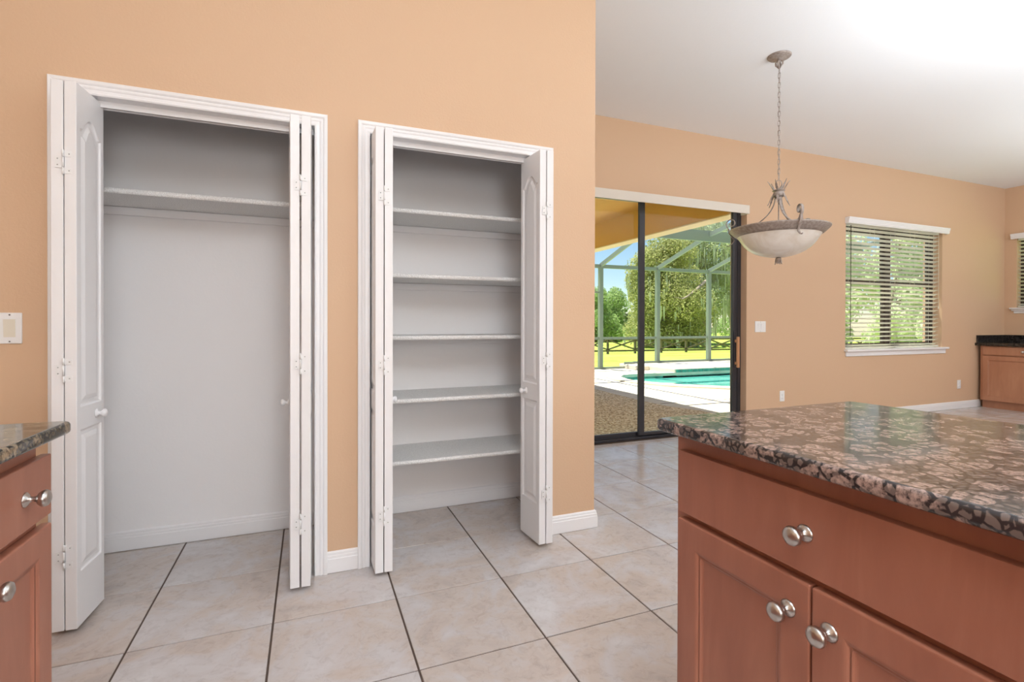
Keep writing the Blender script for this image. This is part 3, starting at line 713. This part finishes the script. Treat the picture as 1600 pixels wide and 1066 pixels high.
hub.tube([(LCX+0.019*math.sin(R(q)), LCY-0.019*math.sin(R(q))*0.6, 2.118+0.030*math.cos(R(q))) for q in range(0, 360, 24)], 0.0028, 6, closed=True)
hub.lathe([(0, 2.02), (0.018, 2.02), (0.034, 2.030), (0.040, 2.045), (0.036, 2.056), (0.030, 2.066), (0.040, 2.070), (0.042, 2.074), (0.030, 2.078), (0.012, 2.088), (0, 2.09)], c0, 24)
obj('hub', hub, 'lamp_metal', lamp)
def leafblade(r0, z0, r1, z1, w, a, curl):
    mb = MB(); vs = []; fs = []; n = 7; ca, sa = math.cos(a), math.sin(a)
    for i in range(n+1):
        t = i/n; r = r0+(r1-r0)*t+curl*math.sin(t*PI)*0.3; zz = z0+(z1-z0)*t; r += curl*t**3
        ww = w*(math.sin(PI*min(1, t*0.9+0.12)))**0.6*(0.65 if i % 2 else 1.0)*(1-t**4)
        for u, th_ in ((-1, 0.0), (0, 0.004), (1, 0.0)): vs.append((LCX+ca*(r-th_)-sa*ww*u, LCY+sa*(r-th_)+ca*ww*u, zz))
        for u in (1, 0, -1): vs.append((LCX+ca*(r+0.002)-sa*ww*u, LCY+sa*(r+0.002)+ca*ww*u, zz))
    for i in range(n):
        for k in range(6): fs.append((i*6+k, i*6+(k+1) % 6, (i+1)*6+(k+1) % 6, (i+1)*6+k))
    mb.add(vs, fs); return mb
AR = [-117, 3, 123]
for k in range(6):
    obj('crown_leaf', leafblade(0.028, 2.070, 0.052, 2.142, 0.0095, R(-117+60*k+20), 0.022), 'lamp_metal', lamp)
for k in range(6):
    obj('hub_leaf', leafblade(0.036, 2.052, 0.060, 1.965, 0.0095, R(-117+60*k+30), 0.018), 'lamp_metal', lamp)
for a in AR:
    ca, sa = math.cos(R(a)), math.sin(R(a)); pts = []
    for i in range(19):
        t = i/18
        r = 0.022 + 0.262*(t**2.1); zz = 2.04 - 0.238*(1-(1-t)**1.35)
        pts.append((LCX+ca*r, LCY+sa*r, zz))
    obj('arm', MB().tube(pts, [0.011-0.003*i/18 for i in range(19)], 10, flat=(-sa, ca, 0)), 'lamp_metal', lamp)
    # scroll outside the rim with a leaf clasp
    sc = MB(); pts = []; rr_ = []
    for i in range(34):
        q = i/33; th_ = -60 + 430*q; rad = 0.042*(1-0.72*q)
        cx_, cz_ = 0.318, 1.872
        x = cx_+rad*math.cos(R(th_))*0.95 - 0.004; zz = cz_+rad*math.sin(R(th_))
        pts.append((x, zz))
    base = [(0.352, 1.712), (0.340, 1.706), (0.322, 1.712), (0.304, 1.728), (0.296, 1.746), (0.302, 1.764), (0.318, 1.782), (0.330, 1.800), (0.336, 1.820)]
    pts = base+[(x, z_) for x, z_ in pts]
    p3 = [(LCX+ca*x, LCY+sa*x, z_) for x, z_ in pts]
    sc.tube(p3, [0.004, 0.006, 0.008, 0.009]+[0.010]*(len(p3)-4), 8, flat=(-sa, ca, 0))
    s1 = obj('rim_scroll', sc, 'lamp_metal', lamp)
    cl = leafblade(0.330, 1.835, 0.292, 1.735, 0.020, R(a), 0.006)
    obj('clasp_leaf', cl, 'lamp_metal', s1)
obj('bowl_rim', MB().lathe([(0.262, 1.752), (0.272, 1.750), (0.292, 1.766), (0.312, 1.785), (0.322, 1.796), (0.324, 1.803), (0.318, 1.806), (0.310, 1.800), (0.290, 1.783), (0.268, 1.764), (0.262, 1.752)], c0, 72), 'lamp_metal', lamp)
bw_ = [(0.001, 1.598), (0.03, 1.599), (0.06, 1.602), (0.09, 1.608), (0.12, 1.617), (0.15, 1.629), (0.178, 1.645), (0.203, 1.664), (0.224, 1.686), (0.240, 1.708), (0.254, 1.730), (0.266, 1.748), (0.276, 1.760)]
bw_in = [(max(r-0.005, 0.0005), z_+0.005) for r, z_ in reversed(bw_)]
obj('glass_bowl', MB().lathe(bw_+bw_in, c0, 64), 'lamp_glass', lamp)
fi = MB().lathe([(0, 1.552), (0.006, 1.556), (0.016, 1.572), (0.020, 1.588), (0.012, 1.600), (0, 1.604)], c0, 16)
obj('finial', fi, 'lamp_metal', lamp)
for k in range(4): obj('finial_leaf', leafblade(0.014, 1.596, 0.016, 1.548, 0.012, R(90*k+15), 0.008), 'lamp_metal', lamp)
obj('center_rod', MB().tube([(LCX, LCY, 2.03), (LCX, LCY, 1.60)], 0.004, 8), 'lamp_metal', lamp)

# ------------------------------------------------------------------ OUTSIDE
# patio deck
DZ = -0.06
edge = [(4.70, 4.21), (4.95, 5.0), (4.93, 5.4), (4.76, 5.8), (4.72, 6.5), (4.74, 7.2), (4.77, 7.9), (4.72, 9.3)]
ag = [(0.5, 4.21)]+edge+[(0.5, 9.3)]
obj('aggregate_patio', MB().prism([(p[0], p[1]) for p in ag], DZ-0.12, DZ), 'aggregate_deck', loc=(2.7, 6.5, DZ-0.12), kind='structure')
# pool outline (counter-clockwise)
pool = [(7.60, 9.5), (7.0, 9.58), (6.5, 9.5), (6.22, 9.2), (6.10, 8.75), (6.22, 8.2), (6.52, 7.62), (7.2, 7.05), (8.2, 6.65), (9.6, 6.6), (11.0, 7.2), (12.0, 8.2), (12.3, 9.5)]
dk = bmesh.new()
out = [(4.0, 4.21), (16, 4.21), (16, 11.35), (0.5, 11.35), (0.5, 9.3)]
def loopv(bm, pts, z): return [bm.verts.new((x, y, z)) for x, y in pts]
outer = [(x, y) for x, y in reversed(edge)] + [(16, 4.21), (16, 11.35), (0.5, 11.35), (0.5, 9.3)]
o_v = loopv(dk, outer, DZ); p_v = loopv(dk, pool, DZ); ed = []
for vs in (o_v, p_v): ed += [dk.edges.new((vs[i], vs[(i+1) % len(vs)])) for i in range(len(vs))]
bmesh.ops.triangle_fill(dk, use_beauty=True, edges=ed, normal=(0, 0, 1))
lo_ = loopv(dk, pool, DZ-0.14)
for i in range(len(pool)): j = (i+1) % len(pool); dk.faces.new((p_v[i], p_v[j], lo_[j], lo_[i]))
dk.verts.index_update(); mb = MB(); mb.add([tuple(v.co) for v in dk.verts], [tuple(v.index for v in f.verts) for f in dk.faces]); dk.free()
deck = obj('pool_deck', mb, 'pool_deck', loc=(8, 6, DZ), kind='structure')
jn = MB()
for x0, x1, y in ((4.8, 12, 6.05), (4.8, 6.2, 8.3), (5.0, 14, 5.0)): jn.box(x0, x1, y-0.012, y+0.012, DZ, DZ+0.001)
for x, y0_, y1_ in ((6.0, 4.3, 6.05), (8.6, 4.3, 6.05), (11.2, 4.3, 6.05)): jn.box(x-0.012, x+0.012, y0_, y1_, DZ, DZ+0.001)
obj('deck_joint', jn, 'grout', deck)
pl = empty('swimming_pool', (9, 8.2, DZ), 'turquoise kidney shaped swimming pool with teal tiles beyond the sliding door', 'pool')
sh = MB(); n = len(pool)
sh.add([(x, y, DZ-0.02) for x, y in pool]+[(x, y, DZ-1.3) for x, y in pool], [tuple(range(n, 2*n))]+[((i+1) % n, i, n+i, n+(i+1) % n) for i in range(n)])
obj('pool_shell', sh, 'pool_shell', pl)
obj('water_surface', MB().add([(x, y, DZ-0.085) for x, y in pool], [tuple(range(n))]), 'water', pl)
cp = MB(); pc = Vector((9.0, 8.3))
def off(p, a):
    q = Vector(p)-pc; return tuple(pc+q*(1+a/q.length))
op = [off(p, 0.30) for p in pool]; inn = [off(p, -0.02) for p in pool]
cp.add([(x, y, DZ+0.001) for x, y in op]+[(x, y, DZ+0.028) for x, y in op]+[(x, y, DZ+0.028) for x, y in inn]+[(x, y, DZ-0.04) for x, y in inn],
       [(k*n+i, k*n+(i+1) % n, (k+1)*n+(i+1) % n, (k+1)*n+i) for k in range(3) for i in range(n)])
obj('coping', cp, 'pool_deck', pl)
# waterline tiles on the curved edge and taller tile wall of the raised ledge
rl = MB().box(7.95, 15.5, 9.50, 11.35, DZ-0.3, 0.055); rl2 = obj('raised_ledge', rl, 'pool_deck', loc=(11, 10.4, DZ), kind='structure', bevel=0.02)
obj('raised_step', MB().box(7.66, 7.949, 10.45, 11.35, DZ, 0.05), 'pool_deck', loc=(7.5, 10.9, DZ), kind='structure', bevel=0.02)
tw = 0.165
tm = MB().box(0.007, tw-0.007, -0.008, 0, 0.007, tw-0.007)
me = bpy.data.meshes.new('pool_tile'); me.from_pydata(tm.v, [], tm.f); me.materials.append(M['pool_tile'].m); me.update()
for i in range(26):
    for j in range(1):
        o = bpy.data.objects.new('pool_tile', me); link(o, pl); o.location = Vector((7.98+i*tw, 9.50, -0.128)) - LOC[pl]
wt = MB()
for i in range(n):
    a, b = Vector(pool[i]), Vector(pool[(i+1) % n]); d = b-a; L_ = d.length; d.normalize(); nn = Vector((-d.y, d.x)); kk = max(1, int(L_/tw)); st = L_/kk
    if i == n-1: continue
    for q in range(kk):
        p0 = a+d*(st*q+0.004); p1 = a+d*(st*(q+1)-0.004)
        wt.add([(p0.x, p0.y, DZ-0.16), (p1.x, p1.y, DZ-0.16), (p1.x, p1.y, DZ-0.04), (p0.x, p0.y, DZ-0.04)]+[((p+nn*0.01).x, (p+nn*0.01).y, z_) for p, z_ in ((p0, DZ-0.16), (p1, DZ-0.16), (p1, DZ-0.04), (p0, DZ-0.04))], [(4,5,6,7), (0,1,5,4), (2,3,7,6), (0,4,7,3), (1,2,6,5)])
tl_ = obj('waterline_tiles', wt, 'pool_tile', pl, kind='stuff')

# lanai roof
ln = empty('patio_roof', (2.5, 6.5, 2.35), 'yellow stucco covered patio roof with deep edge beam outside the sliding door', 'roof')
obj('roof_ceiling', MB().box(0.4, 4.42, YF+FT, 9.2, 2.76, 2.84), 'lanai_stucco', ln)
obj('edge_beam', MB().box(4.40, 4.60, YF+FT, 9.2, 2.365, 2.84).box(0.4, 4.40, 9.0, 9.2, 2.365, 2.84), 'lanai_stucco', ln, bevel=0.008)
obj('lit_fascia_strip', MB().box(4.395, 4.61, YF+FT, 9.21, 2.350, 2.364), 'lanai_fascia_lit', ln)  # underside of the edge beam, its lit look painted as a paler strip
obj('roof_column', MB().box(4.30, 4.60, 8.92, 9.2, DZ, 2.35), 'lanai_stucco', ln, bevel=0.01)

# screen enclosure
se = empty('pool_screen_enclosure', (9, 11.1, DZ), 'grey green metal frame of the pool screen enclosure', 'enclosure')
YE = 11.12
zb_ = lambda x: 0.056 if x > 7.95 else DZ
for x in (5.17, 6.935, 8.714, 10.48, 12.25, 14.0):
    obj('post', MB().box(x-0.05, x+0.05, YE-0.05, YE+0.05, zb_(x), 2.60), 'screen_frame', se)
    obj('rafter', MB().obox((x, YE, 2.60), (x, 9.25, 3.19), 0.05, 0.10).obox((x, 9.25, 3.19), (x, 4.4, 4.12), 0.05, 0.10), 'screen_frame', se)
obj('eave_beam', MB().box(3.5, 14.1, YE-0.04, YE+0.04, 2.53, 2.62), 'screen_frame', se)
obj('chair_rail', MB().box(3.5, 14.1, YE-0.025, YE+0.025, 0.70, 0.76), 'screen_frame', se)
obj('bottom_rail', MB().box(3.5, 7.66, YE-0.025, YE+0.025, DZ, DZ+0.05).box(7.66, 7.95, YE-0.025, YE+0.025, 0.051, 0.10).box(7.95, 14.1, YE-0.025, YE+0.025, 0.056, 0.11), 'screen_frame', se)
obj('mid_rail', MB().box(3.5, 6.9, YE-0.02, YE+0.02, 1.89, 1.93), 'screen_frame', se)
obj('roof_beam', MB().box(2.5, 14.1, 9.22, 9.28, 3.04, 3.29), 'screen_frame', se)
obj('purlin', MB().obox((2.5, 6.6, 3.70), (14.1, 6.6, 3.70), 0.05, 0.08), 'screen_frame', se)

# lawn
lw = MB(); gx = [-30, 0, 10, 20, 30, 40, 60, 120]; gy = [4.3, 11.36, 20, 32, 45, 70, 160]
gz = {4.3: -0.2, 11.36: -0.2, 20: -0.62, 32: -1.20, 45: -1.5, 70: -1.7, 160: -2.2}
def lawnz(x, y):
    for a, b in zip(gy, gy[1:]):
        if a <= y <= b: return gz[a]+(gz[b]-gz[a])*(y-a)/(b-a)
    return gz[gy[0]]
vs = [(x, y, gz[y]) for y in gy for x in gx]; nx = len(gx)
fs = [(j*nx+i, j*nx+i+1, (j+1)*nx+i+1, (j+1)*nx+i) for j in range(1, len(gy)-1) for i in range(nx-1)]
lw.add(vs, fs)
lw.add([(16.05, -30, -0.2), (120, -30, -0.2), (120, 11.36, -0.2), (16.05, 11.36, -0.2)], [(0, 1, 2, 3)])
lw.add([(9.4, -30, -0.2), (16.05, -30, -0.2), (16.05, 4.1, -0.2), (9.4, 4.1, -0.2)], [(0, 1, 2, 3)])
obj('lawn', lw, 'lawn', kind='structure')

# paddock fence
fe = empty('paddock_fence', (30, 32, -1.3), 'weathered wooden paddock fence with crossed rails beyond the lawn', 'fence')
xs = [20.58+2.43*i for i in range(-3, 16)]
for i, x in enumerate(xs):
    zt = -0.03-0.008*(x-20)
    obj('fence_post', MB().box(x-0.07, x+0.07, 31.93, 32.07, -1.35, zt+0.05), 'fence_wood', fe)
    if i < len(xs)-1:
        x2 = xs[i+1]; z2 = -0.03-0.008*(x2-20); yr = 31.9
        for dz in (-0.04, -0.92):
            obj('fence_rail', MB().obox((x, yr, zt+dz), (x2, yr, z2+dz), 0.05, 0.13), 'fence_wood', fe)
        obj('fence_brace', MB().obox((x, yr+0.05, zt-0.12), (x2, yr+0.05, z2-0.84), 0.04, 0.11).obox((x, yr+0.1, zt-0.84), (x2, yr+0.1, z2-0.12), 0.04, 0.11), 'fence_wood', fe)

# trees
def foliage(mb, blobs, count, size, rnd):
    tot = sum(b[3]**2 for b in blobs)
    for (bx_, by_, bz_, br_) in blobs:
        n_ = int(count*br_**2/tot)
        for _ in range(n_):
            d = Vector((rnd.gauss(0, 1), rnd.gauss(0, 1), rnd.gauss(0, 1))).normalized()
            r = br_*(0.55+0.5*rnd.random()**0.6)
            p = Vector((bx_, by_, bz_))+Vector((d.x*r, d.y*r, d.z*r*0.85))
            u = (d+Vector((rnd.gauss(0, 0.7), rnd.gauss(0, 0.7), rnd.gauss(0, 0.7)))).normalized()
            t = u.cross(Vector((rnd.random()-0.5, rnd.random()-0.5, rnd.random()-0.5))).normalized(); w = u.cross(t)
            s_ = size*(0.6+0.8*rnd.random())
            mb.v += [tuple(p-t*s_), tuple(p-w*s_*0.45), tuple(p+t*s_), tuple(p+w*s_*0.45)]
            k = len(mb.v); mb.f.append((k-4, k-3, k-2, k-1)); mb.sm.append(False)
def tree(name, label, cx, cy, ht, rad, leafm, count, size, seed, low=0.12, trunk_r=0.28, moss=0, nb=16, group=None, branches=5):
    rnd = random.Random(seed); zg = lawnz(cx, cy)
    t = empty(name, (cx, cy, zg), label, 'tree', group)
    blobs = []
    for i in range(nb):
        a = rnd.random()*2*PI; q = rnd.random(); hz_ = low+(1-low)*(i+0.5)/nb
        prof = math.sin(PI*min(0.97, 0.25+0.72*(hz_-low)/(1-low)))**0.7
        rr_ = rad*prof*(0.35+0.5*q); br_ = rad*(0.34+0.16*rnd.random())*(0.75+0.35*prof)
        blobs.append((cx+math.cos(a)*rr_, cy+math.sin(a)*rr_, zg+max(br_*0.7, ht*hz_-br_*0.6), br_))
    mb = MB(); foliage(mb, blobs, count, size, rnd)
    obj('foliage', mb, leafm, t, kind='stuff')
    tk = MB(); top_ = zg+ht*0.75
    tk.tube([(cx, cy, zg-0.3), (cx+0.1, cy, zg+ht*0.2), (cx-0.15, cy+0.1, zg+ht*0.45), (cx+0.1, cy, top_)], [trunk_r*1.25, trunk_r, trunk_r*0.75, trunk_r*0.3], 10)
    obj('trunk', tk, 'bark', t)
    for i in range(branches):
        b = blobs[rnd.randrange(nb)]; z0_ = zg+ht*(0.2+0.4*rnd.random()); m_ = Vector(((cx+b[0])/2+rnd.uniform(-.5, .5), (cy+b[1])/2, (z0_+b[2])/2+0.4))
        obj('branch', MB().tube([(cx, cy, z0_), m_, (b[0], b[1], b[2])], [trunk_r*0.5, trunk_r*0.38, trunk_r*0.15], 7), 'bark', t)
    if moss:
        ms = MB()
        for i in range(moss):
            b = blobs[rnd.randrange(nb)]; a = rnd.random()*2*PI
            p = Vector((b[0]+math.cos(a)*b[3]*0.95, b[1]+math.sin(a)*b[3]*0.95, b[2]+rnd.uniform(-0.6, 0.3)*b[3])); L_ = rnd.uniform(0.6, 2.4); w_ = rnd.uniform(0.03, 0.10)
            for q in range(3):
                o_ = Vector((rnd.uniform(-.12, .12), rnd.uniform(-.12, .12), 0)); a2 = rnd.random()*PI; dx, dy = math.cos(a2)*w_, math.sin(a2)*w_
                p2 = p+o_; ms.add([(p2.x-dx, p2.y-dy, p2.z), (p2.x+dx, p2.y+dy, p2.z), (p2.x+dx*0.7, p2.y+dy*0.7, p2.z-L_*0.5), (p2.x, p2.y, p2.z-L_*(0.8+0.2*q/3)), (p2.x-dx*0.7, p2.y-dy*0.7, p2.z-L_*0.5)], [(0, 1, 2, 3, 4)])
        obj('hanging_moss', ms, 'spanish_moss', t, kind='stuff')
    return t
tree('magnolia_tree', 'large dense dark green magnolia beyond the fence, seen through the sliding door', 35.6, 44, 12.0, 4.7, 'leaf_magnolia', 60000, 0.13, 1, low=0.04, nb=34, moss=260)
oak = tree('moss_oak', 'tall oak draped in grey hanging moss, right side of the sliding door view', 46.0, 50.0, 17, 5.4, 'leaf_oak', 45000, 0.13, 2, low=0.36, nb=30, moss=1300, trunk_r=0.55, branches=10)
obj('bare_limb', MB().tube([(46.0, 50.0, 3.2), (43.0, 45.8, 5.0), (39.2, 42, 5.55), (36.6, 40.2, 4.7), (34.2, 38.9, 3.75), (32.6, 38.0, 3.35), (31.2, 37.4, 3.5)], [0.30, 0.26, 0.21, 0.17, 0.13, 0.09, 0.03], 9), 'bark', oak)
for i, (cx, cy, ht, rad, lb) in enumerate((
        (38.2, 63, 8.0, 3.8, 'soft green far tree, leftmost beyond the fence under open sky'),
        (46.2, 69, 8.6, 3.8, 'soft green far tree just left of the big magnolia'),
        (55, 72, 8.6, 3.6, 'far green tree standing directly behind the magnolia'),
        (64, 73, 9.5, 3.6, 'pale green far tree behind the moss draped oak'),
        (73, 69, 10, 3.8, 'far green tree at the right end of the sliding door view'))):
    tree('background_tree', lb, cx, cy, ht, rad, 'leaf_far', 14000, 0.18, 20+i, low=0.02, nb=14, group='far tree line', branches=3)
for i, (cx, cy, ht, rad, lb) in enumerate((
        (33, 24, 10, 3.6, 'leafy green tree seen through the left half of the far wall blind'),
        (46, 27, 13, 3.6, 'taller green tree farther off behind the far wall blind'),
        (49, 19, 11, 3.8, 'leafy green tree seen at the right side of the far wall blind'),
        (39, 19, 7, 2.6, 'small green tree seen low through the middle of the far wall blind'))):
    tree('garden_tree', lb, cx, cy, ht, rad, 'leaf_garden', 10000, 0.20, 40+i, low=0.04, nb=16, group='trees outside the far wall window', branches=3)
tree('side_tree', 'dark leafy tree outside the right-hand wall window', 20, 4.5, 7, 3.2, 'leaf_magnolia', 7000, 0.16, 60, low=0.04, nb=14, branches=3)
